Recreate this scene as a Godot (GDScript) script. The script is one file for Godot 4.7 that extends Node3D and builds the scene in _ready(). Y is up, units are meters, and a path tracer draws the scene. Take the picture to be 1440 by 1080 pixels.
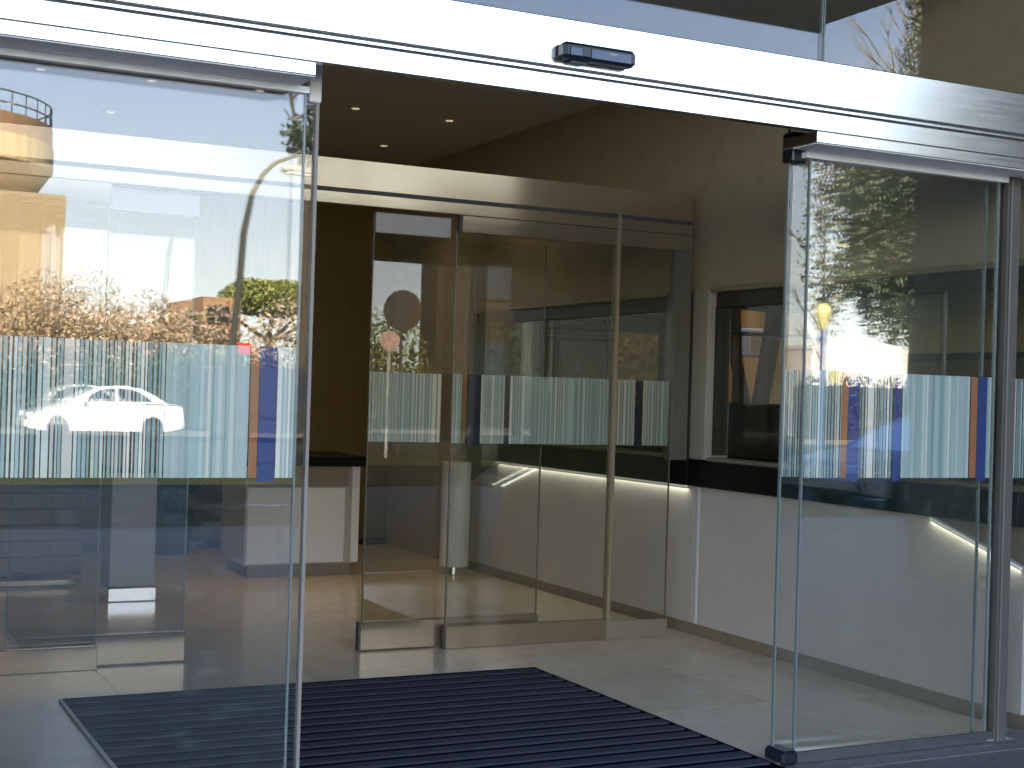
extends Node3D

var used := {}
var mats := {}
var rng := RandomNumberGenerator.new()

# ---------- materials ----------
func lin(r: float, g: float, b: float, a := 1.0) -> Color:
	var c := Color(r, g, b).linear_to_srgb()
	c.a = a
	return c

func mat(r: float, g: float, b: float, rough := 0.7, metal := 0.0) -> StandardMaterial3D:
	var m := StandardMaterial3D.new()
	m.albedo_color = lin(r, g, b)
	m.roughness = rough
	m.metallic = metal
	return m

func noise_tex(freq: float, seed_: int, ramp: Array, size := 512, octaves := 4, type := FastNoiseLite.TYPE_SIMPLEX_SMOOTH) -> NoiseTexture2D:
	var n := FastNoiseLite.new()
	n.seed = seed_
	n.frequency = freq
	n.fractal_octaves = octaves
	n.noise_type = type
	var t := NoiseTexture2D.new()
	t.width = size
	t.height = size
	t.seamless = true
	t.noise = n
	var g := Gradient.new()
	var offs := PackedFloat32Array()
	var cols := PackedColorArray()
	for i in ramp.size():
		offs.append(float(i) / (ramp.size() - 1))
		cols.append(ramp[i])
	g.offsets = offs
	g.colors = cols
	t.color_ramp = g
	return t

func tri(m: StandardMaterial3D, t: Texture2D, scale: Vector3) -> StandardMaterial3D:
	m.albedo_texture = t
	m.uv1_triplanar = true
	m.uv1_world_triplanar = true
	m.uv1_scale = scale
	return m

func grey(a: float, b: float) -> Array:
	return [Color(a, a, a), Color((a + b) / 2, (a + b) / 2, (a + b) / 2), Color(b, b, b)]

func make_materials() -> void:
	var streak := noise_tex(0.02, 3, grey(0.5, 0.68), 256, 5)
	var steel := mat(0.70, 0.69, 0.66, 0.34, 1.0)
	steel.roughness_texture = streak
	steel.uv1_triplanar = true
	steel.uv1_world_triplanar = true
	steel.uv1_scale = Vector3(0.4, 9.0, 9.0)
	mats.steel = steel
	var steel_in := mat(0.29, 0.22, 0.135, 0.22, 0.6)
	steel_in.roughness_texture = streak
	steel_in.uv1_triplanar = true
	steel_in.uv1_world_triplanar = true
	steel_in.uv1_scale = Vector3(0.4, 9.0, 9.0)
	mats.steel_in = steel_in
	mats.alu = mat(0.24, 0.215, 0.185, 0.45)
	mats.post = mat(0.085, 0.078, 0.066, 0.4)
	mats.underside = mat(0.78, 0.75, 0.73, 0.6)
	mats.clamp = mat(0.82, 0.81, 0.79, 0.4)
	mats.groove = mat(0.05, 0.05, 0.05, 0.5)
	mats.black = mat(0.012, 0.012, 0.014, 0.35)
	mats.plastic = mat(0.012, 0.016, 0.026, 0.3)
	mats.lens = mat(0.02, 0.04, 0.09, 0.08)
	mats.counter = mat(0.004, 0.004, 0.004, 0.35)
	mats.counter.metallic_specular = 0.25
	var glass := mat(0.028, 0.066, 0.05, 0.0)
	glass.albedo_color.a = 0.045
	glass.transparency = BaseMaterial3D.TRANSPARENCY_ALPHA
	mats.glass = glass
	var glass_in := mat(0.065, 0.072, 0.022, 0.0)
	glass_in.albedo_color.a = 0.11
	glass_in.transparency = BaseMaterial3D.TRANSPARENCY_ALPHA
	mats.glass_in = glass_in
	mats.edge = mat(0.15, 0.18, 0.175, 0.2)
	mats.edge_in = mat(0.12, 0.11, 0.07, 0.25)
	var film := mat(1, 1, 1, 0.6)
	film.vertex_color_use_as_albedo = true
	film.albedo_color.a = 0.78
	film.transparency = BaseMaterial3D.TRANSPARENCY_ALPHA
	film.cull_mode = BaseMaterial3D.CULL_DISABLED
	mats.film = film
	var bar := film.duplicate()
	bar.vertex_color_use_as_albedo = false
	bar.albedo_color = lin(0.002, 0.028, 0.17, 0.95)
	var smear := mat(1, 1, 1, 0.7)
	smear.albedo_texture = noise_tex(0.012, 61, [Color(0.8, 0.85, 0.8, 0.0), Color(0.8, 0.85, 0.8, 0.0), Color(0.8, 0.85, 0.8, 0.008), Color(0.85, 0.9, 0.85, 0.06)], 512, 5)
	smear.uv1_triplanar = true
	smear.uv1_world_triplanar = true
	smear.uv1_scale = Vector3(0.9, 2.2, 0.9)
	smear.transparency = BaseMaterial3D.TRANSPARENCY_ALPHA
	mats.smear = smear
	mats.film_blue = bar
	var navy := bar.duplicate()
	navy.albedo_color = lin(0.003, 0.004, 0.03, 0.93)
	mats.film_navy = navy
	var orange := bar.duplicate()
	orange.albedo_color = lin(0.38, 0.14, 0.04, 0.85)
	mats.film_orange = orange
	# floors
	mats.marble = tri(mat(1, 1, 1, 0.16), noise_tex(0.006, 11, [lin(0.64, 0.53, 0.385), lin(0.69, 0.575, 0.42), lin(0.73, 0.615, 0.46), lin(0.68, 0.565, 0.41)], 1024, 6), Vector3(0.7, 0.7, 0.7))
	mats.marble_b = mats.marble.duplicate()
	mats.marble_b.albedo_color = Color(0.965, 0.965, 0.96)
	mats.marble_b.uv1_offset = Vector3(0.37, 0.11, 0.53)
	mats.paver = tri(mat(1, 1, 1, 0.7), noise_tex(0.03, 12, [lin(0.12, 0.105, 0.10), lin(0.165, 0.145, 0.14)], 512, 5), Vector3(0.6, 0.6, 0.6))
	mats.pavement = tri(mat(1, 1, 1, 0.9), noise_tex(0.03, 13, [lin(0.12, 0.115, 0.10), lin(0.19, 0.18, 0.16)], 512, 5), Vector3(0.4, 0.4, 0.4))
	mats.asphalt = tri(mat(1, 1, 1, 0.9), noise_tex(0.05, 14, [lin(0.026, 0.028, 0.027), lin(0.045, 0.047, 0.044)], 512, 5), Vector3(0.3, 0.3, 0.3))
	mats.asphalt.specular_mode = BaseMaterial3D.SPECULAR_DISABLED
	mats.earth = tri(mat(1, 1, 1, 0.95), noise_tex(0.02, 15, [lin(0.022, 0.028, 0.016), lin(0.036, 0.038, 0.022)], 512, 5), Vector3(0.1, 0.1, 0.1))
	mats.earth.specular_mode = BaseMaterial3D.SPECULAR_DISABLED
	mats.paver.metallic_specular = 0.2
	mats.paint = mat(0.35, 0.35, 0.34, 0.7)
	mats.kerb = mat(0.11, 0.11, 0.10, 0.85)
	# walls
	mats.taupe = tri(mat(1, 1, 1, 0.6), noise_tex(0.01, 21, [lin(0.35, 0.28, 0.175), lin(0.41, 0.33, 0.21), lin(0.38, 0.305, 0.19)], 512, 5), Vector3(0.7, 0.7, 0.7))
	mats.ceiling = mat(0.42, 0.42, 0.37, 0.8)
	mats.wood = tri(mat(1, 1, 1, 0.4), noise_tex(0.012, 22, [lin(0.125, 0.078, 0.018), lin(0.165, 0.105, 0.026), lin(0.14, 0.088, 0.02), lin(0.18, 0.115, 0.03)], 512, 6), Vector3(2.2, 0.16, 2.2))
	mats.white_panel = tri(mat(1, 1, 1, 0.45), noise_tex(0.01, 23, [lin(0.50, 0.45, 0.395), lin(0.545, 0.49, 0.43)], 256, 4), Vector3(0.8, 0.8, 0.8))
	mats.white = mat(0.62, 0.61, 0.60, 0.4)
	mats.offwhite = mat(0.38, 0.355, 0.32, 0.5)
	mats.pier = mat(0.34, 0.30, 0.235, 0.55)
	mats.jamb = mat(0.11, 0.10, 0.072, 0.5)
	mats.skirt = mat(0.24, 0.19, 0.13, 0.5)
	mats.frame = mat(0.03, 0.022, 0.012, 0.4)
	mats.trim = mat(0.26, 0.20, 0.11, 0.4)
	mats.facade = tri(mat(1, 1, 1, 0.8), noise_tex(0.02, 24, [lin(0.065, 0.053, 0.038), lin(0.095, 0.08, 0.058)], 512, 5), Vector3(0.5, 0.5, 0.5))
	mats.soffit = mat(0.045, 0.045, 0.048, 0.7)
	mats.mat_bar = mat(0.004, 0.004, 0.014, 0.95)
	mats.mat_bar.metallic_specular = 0.1
	mats.carpet = tri(mat(1, 1, 1, 0.95), noise_tex(0.2, 25, [lin(0.024, 0.023, 0.034), lin(0.046, 0.043, 0.060)], 512, 3), Vector3(2.0, 2.0, 2.0))
	mats.lamp = mat(1, 1, 1, 0.5)
	mats.lamp.emission_enabled = true
	mats.lamp.emission = Color(1.0, 0.9, 0.72)
	mats.lamp.emission_energy_multiplier = 0.03
	mats.led = mat(1, 1, 1, 0.5)
	mats.led.emission_enabled = true
	mats.led.emission = Color(0.95, 1.0, 0.9)
	mats.led.emission_energy_multiplier = 0.014
	# outdoors
	mats.brick = tri(mat(1, 1, 1, 0.85), noise_tex(0.05, 31, [lin(0.25, 0.185, 0.105), lin(0.34, 0.26, 0.15)], 512, 5), Vector3(0.5, 0.5, 0.5))
	mats.cream = tri(mat(1, 1, 1, 0.85), noise_tex(0.02, 32, [lin(0.46, 0.34, 0.15), lin(0.56, 0.43, 0.20)], 256, 4), Vector3(0.3, 0.3, 0.3))
	mats.tan_band = mat(0.28, 0.16, 0.08, 0.85)
	mats.ochre = tri(mat(1, 1, 1, 0.85), noise_tex(0.02, 33, [lin(0.30, 0.195, 0.042), lin(0.38, 0.25, 0.06)], 256, 4), Vector3(0.4, 0.4, 0.4))
	mats.ochre_in = mat(0.50, 0.36, 0.11, 0.8)
	mats.brown = tri(mat(1, 1, 1, 0.85), noise_tex(0.04, 34, [lin(0.018, 0.012, 0.005), lin(0.030, 0.019, 0.008)], 256, 4), Vector3(0.4, 0.4, 0.4))
	mats.render_white = tri(mat(1, 1, 1, 0.85), noise_tex(0.02, 35, [lin(0.66, 0.64, 0.60), lin(0.78, 0.76, 0.72)], 256, 4), Vector3(0.3, 0.3, 0.3))
	mats.window_dark = mat(0.02, 0.025, 0.03, 0.08)
	mats.rail_dark = mat(0.08, 0.08, 0.08, 0.5, 0.6)
	mats.pole = mat(0.022, 0.024, 0.02, 0.6)
	mats.car_white = mat(0.78, 0.78, 0.77, 0.3)
	mats.car_white.clearcoat_enabled = true
	mats.car_white.clearcoat = 1.0
	mats.car_white.clearcoat_roughness = 0.05
	mats.car_dark = mat(0.02, 0.025, 0.03, 0.3)
	mats.car_dark.clearcoat_enabled = true
	mats.car_grey = mat(0.10, 0.11, 0.12, 0.3)
	mats.car_grey.clearcoat_enabled = true
	mats.windscreen_glare = mat(0.55, 0.56, 0.56, 0.15)  # pale tone paints the sky glare onto the windscreen glass
	mats.tyre = mat(0.015, 0.015, 0.015, 0.9)
	mats.rim = mat(0.10, 0.10, 0.10, 0.4, 0.6)
	mats.headlight = mat(0.7, 0.75, 0.8, 0.1)
	mats.taillight = mat(0.08, 0.008, 0.008, 0.3)
	mats.bark = tri(mat(1, 1, 1, 0.95), noise_tex(0.03, 36, [lin(0.05, 0.038, 0.028), lin(0.11, 0.085, 0.06)], 256, 5), Vector3(3.0, 0.6, 3.0))
	mats.bark_dark = mat(0.022, 0.016, 0.009, 0.95)
	var leaf := mat(1, 1, 1, 0.6)
	leaf.vertex_color_use_as_albedo = true
	leaf.backlight_enabled = true
	leaf.backlight = Color(0.4, 0.4, 0.3)
	leaf.cull_mode = BaseMaterial3D.CULL_DISABLED
	mats.leaf = leaf
	mats.red = mat(0.5, 0.03, 0.02, 0.4)
	mats.blue = mat(0.012, 0.045, 0.15, 0.4)
	mats.yellow = mat(0.55, 0.49, 0.20, 0.5)
	mats.sign_back = mat(0.055, 0.04, 0.03, 0.6)
	mats.sign_pale = mat(0.45, 0.30, 0.24, 0.4)
	mats.pot = mat(0.05, 0.05, 0.05, 0.6)

# ---------- mesh helpers ----------
func sb(smooth := false) -> SurfaceTool:
	var st := SurfaceTool.new()
	st.begin(Mesh.PRIMITIVE_TRIANGLES)
	st.set_smooth_group(0 if smooth else -1)
	return st

func tri_out(st: SurfaceTool, a: Vector3, b: Vector3, c: Vector3, out: Vector3) -> void:
	if (b - a).cross(c - a).dot(out) > 0.0:
		var t := b
		b = c
		c = t
	st.add_vertex(a)
	st.add_vertex(b)
	st.add_vertex(c)

func quad(st: SurfaceTool, a: Vector3, b: Vector3, c: Vector3, d: Vector3, out: Vector3) -> void:
	tri_out(st, a, b, c, out)
	tri_out(st, a, c, d, out)

func box(st: SurfaceTool, a: Vector3, b: Vector3) -> void:
	var lo := Vector3(minf(a.x, b.x), minf(a.y, b.y), minf(a.z, b.z))
	var hi := Vector3(maxf(a.x, b.x), maxf(a.y, b.y), maxf(a.z, b.z))
	for ax in 3:
		for s in 2:
			var v: float = hi[ax] if s else lo[ax]
			var u := (ax + 1) % 3
			var w := (ax + 2) % 3
			var p := []
			for k in [[0, 0], [1, 0], [1, 1], [0, 1]]:
				var q := Vector3()
				q[ax] = v
				q[u] = hi[u] if k[0] else lo[u]
				q[w] = hi[w] if k[1] else lo[w]
				p.append(q)
			var n := Vector3()
			n[ax] = 1.0 if s else -1.0
			quad(st, p[0], p[1], p[2], p[3], n)

func cham(st: SurfaceTool, a: Vector3, b: Vector3, r: float) -> void:
	var c := (a + b) / 2.0
	var h := (b - a).abs() / 2.0
	var P := func(sx: float, sy: float, sz: float, ax: int) -> Vector3:
		var s := Vector3(sx, sy, sz)
		var q := Vector3()
		for i in 3:
			q[i] = s[i] * (h[i] if i == ax else h[i] - r)
		return c + q
	for ax in 3:
		var u := (ax + 1) % 3
		var w := (ax + 2) % 3
		for s in [-1.0, 1.0]:
			var p := []
			for k in [[-1.0, -1.0], [1.0, -1.0], [1.0, 1.0], [-1.0, 1.0]]:
				var v := Vector3()
				v[ax] = s
				v[u] = k[0]
				v[w] = k[1]
				p.append(P.call(v.x, v.y, v.z, ax))
			var n := Vector3()
			n[ax] = s
			quad(st, p[0], p[1], p[2], p[3], n)
			for s2 in [-1.0, 1.0]:
				var e := []
				for t in [-1.0, 1.0]:
					var v := Vector3()
					v[ax] = s
					v[u] = s2
					v[w] = t
					e.append(P.call(v.x, v.y, v.z, ax))
					e.append(P.call(v.x, v.y, v.z, u))
				var n2 := Vector3()
				n2[ax] = s
				n2[u] = s2
				quad(st, e[0], e[1], e[3], e[2], n2)
	for sx in [-1.0, 1.0]:
		for sy in [-1.0, 1.0]:
			for sz in [-1.0, 1.0]:
				tri_out(st, P.call(sx, sy, sz, 0), P.call(sx, sy, sz, 1), P.call(sx, sy, sz, 2), Vector3(sx, sy, sz))

func tube(st: SurfaceTool, pts: Array, radii: Array, n := 8, caps := true) -> void:
	var rings := []
	var prev_u := Vector3()
	for i in pts.size():
		var d: Vector3 = (pts[mini(i + 1, pts.size() - 1)] - pts[maxi(i - 1, 0)]).normalized()
		var u: Vector3 = d.cross(Vector3.UP if absf(d.y) < 0.9 else Vector3.RIGHT).normalized()
		if prev_u != Vector3():
			var pu := (prev_u - d * prev_u.dot(d))
			if pu.length() > 0.01:
				u = pu.normalized()
		prev_u = u
		var w := d.cross(u)
		var ring := []
		for k in n:
			var t := TAU * k / n
			ring.append(pts[i] + (u * cos(t) + w * sin(t)) * radii[i])
		rings.append(ring)
	for i in pts.size() - 1:
		for k in n:
			var k2 := (k + 1) % n
			var mid: Vector3 = (rings[i][k] + rings[i][k2]) / 2.0 - pts[i]
			quad(st, rings[i][k], rings[i][k2], rings[i + 1][k2], rings[i + 1][k], mid)
	if caps:
		st.set_smooth_group(-1)
		for e in [0, pts.size() - 1]:
			var out: Vector3 = pts[0] - pts[1] if e == 0 else pts[e] - pts[e - 1]
			for k in range(1, n - 1):
				tri_out(st, rings[e][0], rings[e][k], rings[e][k + 1], out)

func cyl(st: SurfaceTool, base: Vector3, top: Vector3, r1: float, r2 := -1.0, n := 20) -> void:
	tube(st, [base, top], [r1, r1 if r2 < 0.0 else r2], n)

# an outline in a plane pushed to a thickness: axis 0 means the outline's points are (z, y), axis 2 means (x, y)
func prism(st: SurfaceTool, poly: PackedVector2Array, axis: int, lo: float, hi: float) -> void:
	var at := func(p: Vector2, v: float) -> Vector3:
		return Vector3(v, p.y, p.x) if axis == 0 else Vector3(p.x, p.y, v)
	var n := Vector3(1, 0, 0) if axis == 0 else Vector3(0, 0, 1)
	var idx := Geometry2D.triangulate_polygon(poly)
	for i in range(0, idx.size(), 3):
		tri_out(st, at.call(poly[idx[i]], hi), at.call(poly[idx[i + 1]], hi), at.call(poly[idx[i + 2]], hi), n)
		tri_out(st, at.call(poly[idx[i]], lo), at.call(poly[idx[i + 1]], lo), at.call(poly[idx[i + 2]], lo), -n)
	var cw := Geometry2D.is_polygon_clockwise(poly)
	for i in poly.size():
		var a := poly[i]
		var b := poly[(i + 1) % poly.size()]
		var e := (b - a)
		var o2 := Vector2(e.y, -e.x) * (-1.0 if cw else 1.0)
		var out: Vector3 = Vector3(0, o2.y, o2.x) if axis == 0 else Vector3(o2.x, o2.y, 0)
		quad(st, at.call(a, lo), at.call(b, lo), at.call(b, hi), at.call(a, hi), out)

# ---------- objects ----------
func numbered(called: String) -> String:
	if not used.has(called):
		used[called] = 0
		return called
	used[called] += 1
	return "%s_%03d" % [called, used[called]]

func obj(called: String, st: SurfaceTool, m: Material, parent: Node3D = null, kind := "") -> MeshInstance3D:
	st.generate_normals()
	var o := MeshInstance3D.new()
	o.mesh = st.commit()
	o.material_override = m
	if parent == null:
		o.name = numbered(called)
		add_child(o)
	else:
		var k := 0
		var nm := called
		while parent.has_node(NodePath(nm)):
			k += 1
			nm = "%s_%03d" % [called, k]
		o.name = nm
		parent.add_child(o, true)
	if kind:
		o.set_meta("kind", kind)
	return o

func tag(o: Node3D, label: String, category: String, group := "") -> void:
	o.set_meta("label", label)
	o.set_meta("category", category)
	if group:
		o.set_meta("group", group)

func thing(called: String, label: String, category: String, at := Vector3.ZERO, group := "") -> Node3D:
	var o := Node3D.new()
	o.name = numbered(called)
	o.position = at
	add_child(o)
	tag(o, label, category, group)
	return o

func bx(called: String, a: Vector3, b: Vector3, m: Material, parent: Node3D = null, r := 0.0) -> MeshInstance3D:
	var st := sb()
	if r > 0.0:
		cham(st, a, b, r)
	else:
		box(st, a, b)
	return obj(called, st, m, parent)

func struct(called: String, a: Vector3, b: Vector3, m: Material) -> MeshInstance3D:
	var o := bx(called, a, b, m)
	o.set_meta("kind", "structure")
	return o

# striped privacy film; spans is a list of [from, to, kind] with kinds sparse, dense, blue, orange
func film(parent: Node3D, spans: Array, y0: float, y1: float, z: float, seed_: int, light := Vector3.ONE) -> void:
	var r := RandomNumberGenerator.new()
	r.seed = seed_
	var st := sb()
	var tones := [Vector3(0.32, 0.42, 0.41), Vector3(0.43, 0.49, 0.45), Vector3(0.27, 0.38, 0.37), Vector3(0.52, 0.53, 0.47), Vector3(0.20, 0.31, 0.31)]
	var strip := func(x0: float, x1: float, zz: float, c: Vector3) -> void:
		st.set_color(Color(c.x, c.y, c.z))
		quad(st, Vector3(x0, y0, zz), Vector3(x1, y0, zz), Vector3(x1, y1, zz), Vector3(x0, y1, zz), Vector3(0, 0, 1))
	for s in spans:
		if s[2] in ["blue", "navy", "orange"]:
			var o := sb()
			box(o, Vector3(s[0], y0 - (0.0 if s[2] == "orange" else 0.012), z - 0.0012), Vector3(s[1], y1, z))
			obj(("orange" if s[2] == "orange" else "blue") + "_film_bar", o, mats["film_" + s[2]], parent)
			continue
		var x: float = s[0]
		if s[2] == "dense" or s[2] == "inner":
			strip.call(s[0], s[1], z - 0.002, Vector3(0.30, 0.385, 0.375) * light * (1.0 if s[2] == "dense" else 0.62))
		while x < s[1] - 0.002:
			var w := r.randf_range(0.004, 0.012) if s[2] == "sparse" else r.randf_range(0.004, 0.016)
			if r.randf() < 0.08:
				w *= 2.6
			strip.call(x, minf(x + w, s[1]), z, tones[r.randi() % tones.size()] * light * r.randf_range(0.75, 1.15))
			x += w + (r.randf_range(0.002, 0.007) if s[2] == "sparse" else r.randf_range(0.004, 0.014))
	obj("film_stripes", st, mats.film, parent, "stuff")

func pane(parent: Node3D, x0: float, x1: float, y0: float, y1: float, z: float, t := 0.012, m: Material = null, edges := true, em: Material = null) -> void:
	var st := sb()
	for s in [1.0, -1.0]:
		var zz: float = z if s > 0 else z - t
		quad(st, Vector3(x0, y0, zz), Vector3(x1, y0, zz), Vector3(x1, y1, zz), Vector3(x0, y1, zz), Vector3(0, 0, s))
	obj("glass_pane", st, m if m else mats.glass, parent)
	if edges:
		for e in [[x0, x0 + 0.006], [x1 - 0.006, x1]]:
			bx("glass_edge", Vector3(e[0], y0, z - t - 0.0006), Vector3(e[1], y1, z + 0.0006), em if em else mats.edge, parent)

# hand marks wiped across a pane
func smudge(parent: Node3D, x0: float, x1: float, y0: float, y1: float, z: float) -> void:
	var st := sb()
	quad(st, Vector3(x0, y0, z), Vector3(x1, y0, z), Vector3(x1, y1, z), Vector3(x0, y1, z), Vector3(0, 0, 1))
	obj("smudge", st, mats.smear, parent)

func leaves(st: SurfaceTool, blobs: Array, count: int, size: float, tones: Array, r: RandomNumberGenerator) -> void:
	var total := 0.0
	for b in blobs:
		total += b[1].x * b[1].y * b[1].z
	for b in blobs:
		var n := int(count * b[1].x * b[1].y * b[1].z / total)
		for i in n:
			var d := Vector3(r.randfn(), r.randfn(), r.randfn()).normalized()
			var p: Vector3 = b[0] + d * b[1] * pow(r.randf(), 0.45)
			var u := Vector3(r.randfn(), r.randfn(), r.randfn()).normalized() * size * r.randf_range(0.6, 1.3)
			var w := u.cross(Vector3(r.randfn(), r.randfn(), r.randfn())).normalized() * u.length() * 0.45
			var c: Vector3 = tones[r.randi() % tones.size()] * r.randf_range(0.7, 1.25)
			st.set_color(Color(c.x, c.y, c.z))
			tri_out(st, p - u, p + w, p + u, Vector3.UP)
			tri_out(st, p - u, p + u, p - w, Vector3.UP)

func branchy(st: SurfaceTool, p: Vector3, d: Vector3, length: float, radius: float, depth: int, r: RandomNumberGenerator, spread := 0.55) -> void:
	var mid := p + d * length * 0.5 + Vector3(r.randfn(), 0, r.randfn()) * length * 0.05
	var end := p + d * length
	tube(st, [p, mid, end], [radius, radius * 0.85, radius * 0.65], 6 if depth > 1 else 4, false)
	if depth <= 0:
		return
	for i in (3 if depth > 1 else 4):
		var nd := (d + Vector3(r.randfn(), r.randf_range(-0.2, 0.6), r.randfn()) * spread).normalized()
		branchy(st, p + d * length * r.randf_range(0.6, 1.0), nd, length * r.randf_range(0.55, 0.8), radius * 0.55, depth - 1, r, spread)

func tree(called: String, label: String, at: Vector3, trunk_h: float, trunk_r: float, blobs: Array, count: int, size: float, tones: Array, seed_: int, depth := 2, group := "") -> Node3D:
	var t := thing(called, label, "tree", at, group)
	var r := RandomNumberGenerator.new()
	r.seed = seed_
	var st := sb(true)
	tube(st, [Vector3.ZERO, Vector3(0.05, trunk_h * 0.5, 0.02), Vector3(0.0, trunk_h, 0.0)], [trunk_r * 1.25, trunk_r, trunk_r * 0.75], 10, false)
	for i in 5:
		branchy(st, Vector3(0, trunk_h * r.randf_range(0.8, 1.0), 0), Vector3(r.randfn() * 0.6, 1.0, r.randfn() * 0.6).normalized(), trunk_h * 0.5, trunk_r * 0.5, depth, r)
	obj("trunk", st, mats.bark, t)
	if count > 0:
		var lf := sb()
		leaves(lf, blobs, count, size, tones, r)
		obj("crown", lf, mats.leaf, t)
	return t

func wheel(parent: Node3D, c: Vector3, r: float) -> void:
	var st := sb()
	tube(st, [c + Vector3(0, 0, -0.1), c + Vector3(0, 0, -0.08), c + Vector3(0, 0, 0.08), c + Vector3(0, 0, 0.1)], [r * 0.92, r, r, r * 0.92], 20)
	var w := obj("wheel", st, mats.tyre, parent)
	for s in [-1.0, 1.0]:
		var rs := sb()
		cyl(rs, c + Vector3(0, 0, s * 0.08), c + Vector3(0, 0, s * 0.108), r * 0.62, r * 0.55, 14)
		obj("rim", rs, mats.rim, w)

# a saloon car, nose towards -x, its length along x, wheels on y = 0
func saloon(called: String, label: String, at: Vector3, paint: Material) -> Node3D:
	var t := thing(called, label, "car", at, "cars on the road across the street")
	t.scale = Vector3(0.88 if called.begins_with("white_hatch") else 1.0, 1.0, 1.0)
	var outline := [Vector2(0.0, 0.42), Vector2(0.02, 0.60), Vector2(0.12, 0.70), Vector2(0.6, 0.80), Vector2(1.25, 0.90), Vector2(2.2, 0.94), Vector2(3.55, 0.97), Vector2(4.15, 0.95), Vector2(4.36, 0.88), Vector2(4.4, 0.55), Vector2(4.34, 0.32), Vector2(3.9, 0.24), Vector2(0.4, 0.24), Vector2(0.06, 0.30)]
	var st := sb()
	# three slices each side give the flanks their curve
	var offs := [[0.72, 0.05], [0.83, 0.015], [0.86, 0.0]]
	var c2 := Vector2(2.2, 0.6)
	var rings := []
	for k in [0, 1, 2]:
		var ring := []
		for p in outline:
			ring.append(p + (c2 - p).normalized() * offs[k][1])
		rings.append([offs[k][0], ring])
	for s in [-1.0, 1.0]:
		for k in 2:
			for i in outline.size():
				var j := (i + 1) % outline.size()
				var a: Vector2 = rings[k][1][i]
				var b: Vector2 = rings[k][1][j]
				var c: Vector2 = rings[k + 1][1][j]
				var d: Vector2 = rings[k + 1][1][i]
				var z0: float = rings[k][0] * s
				var z1: float = rings[k + 1][0] * s
				# the outermost slice is the widest at mid height
				quad(st, Vector3(a.x, a.y, z1 if k == 0 else z0), Vector3(b.x, b.y, z1 if k == 0 else z0), Vector3(c.x, c.y, z0 if k == 0 else z0 * 0.999), Vector3(d.x, d.y, z0 if k == 0 else z0 * 0.999), Vector3(a.x - 2.2, a.y - 0.6, s * 3.0))
	var poly := PackedVector2Array(outline)
	prism(st, poly, 2, -0.80, 0.80)
	obj("body", st, paint, t)
	# cabin: a rounded roofline that leans inwards
	var prof := [Vector2(1.0, 0.86), Vector2(1.35, 1.06), Vector2(1.72, 1.25), Vector2(2.0, 1.345), Vector2(2.35, 1.39), Vector2(2.75, 1.395), Vector2(3.15, 1.34), Vector2(3.55, 1.18), Vector2(3.95, 0.95)]
	var lean := func(p: Vector2, s: float, out := 0.0) -> Vector3:
		return Vector3(p.x, p.y, s * (lerpf(0.79, 0.60, clampf((p.y - 0.86) / 0.53, 0.0, 1.0)) + out))
	var cs := sb()
	for i in prof.size() - 1:
		var n2: Vector2 = prof[i + 1] - prof[i]
		quad(cs, lean.call(prof[i], -1.0), lean.call(prof[i + 1], -1.0), lean.call(prof[i + 1], 1.0), lean.call(prof[i], 1.0), Vector3(-n2.y, n2.x, 0))
	var face := func(st2: SurfaceTool, pts: Array, s: float, out: float) -> void:
		var idx := Geometry2D.triangulate_polygon(PackedVector2Array(pts))
		for i in range(0, idx.size(), 3):
			tri_out(st2, lean.call(pts[idx[i]], s, out), lean.call(pts[idx[i + 1]], s, out), lean.call(pts[idx[i + 2]], s, out), Vector3(0, 0.3, s))
	for s in [-1.0, 1.0]:
		face.call(cs, prof, s, 0.0)
	obj("roof", cs, paint, t)
	for s in [-1.0, 1.0]:
		for w in [[Vector2(1.62, 0.98), Vector2(1.78, 1.16), Vector2(2.05, 1.29), Vector2(2.46, 1.325), Vector2(2.46, 0.99)], [Vector2(2.52, 0.99), Vector2(2.52, 1.325), Vector2(2.85, 1.31), Vector2(3.15, 1.24), Vector2(3.5, 1.0)]]:
			var ws := sb()
			face.call(ws, w, s, 0.006)
			obj("side_window", ws, mats.window_dark, t)
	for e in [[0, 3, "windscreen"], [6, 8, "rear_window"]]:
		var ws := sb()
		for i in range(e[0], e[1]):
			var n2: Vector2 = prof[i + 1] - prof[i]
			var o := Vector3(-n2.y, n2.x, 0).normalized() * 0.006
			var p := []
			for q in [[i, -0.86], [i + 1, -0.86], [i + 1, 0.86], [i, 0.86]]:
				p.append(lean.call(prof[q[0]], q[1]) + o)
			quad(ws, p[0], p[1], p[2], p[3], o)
		obj(e[2], ws, mats.windscreen_glare if e[0] == 0 else mats.window_dark, t)
	for s in [-1.0, 1.0]:
		for x in [0.85, 3.5]:
			wheel(t, Vector3(x, 0.31, s * 0.76), 0.31)
		bx("headlight", Vector3(0.0, 0.55, s * 0.45), Vector3(0.16, 0.68, s * 0.76), mats.headlight, t, 0.02)
		bx("taillight", Vector3(4.28, 0.66, s * 0.48), Vector3(4.42, 0.84, s * 0.76), mats.taillight, t, 0.02)
		bx("wing_mirror", Vector3(1.5, 0.95, s * 0.80), Vector3(1.62, 1.07, s * 0.97), paint, t, 0.02)
	bx("bumper", Vector3(-0.05, 0.30, -0.78), Vector3(0.2, 0.50, 0.78), paint, t, 0.04)
	bx("bumper", Vector3(4.2, 0.32, -0.78), Vector3(4.46, 0.55, 0.78), paint, t, 0.04)
	return t

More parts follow.
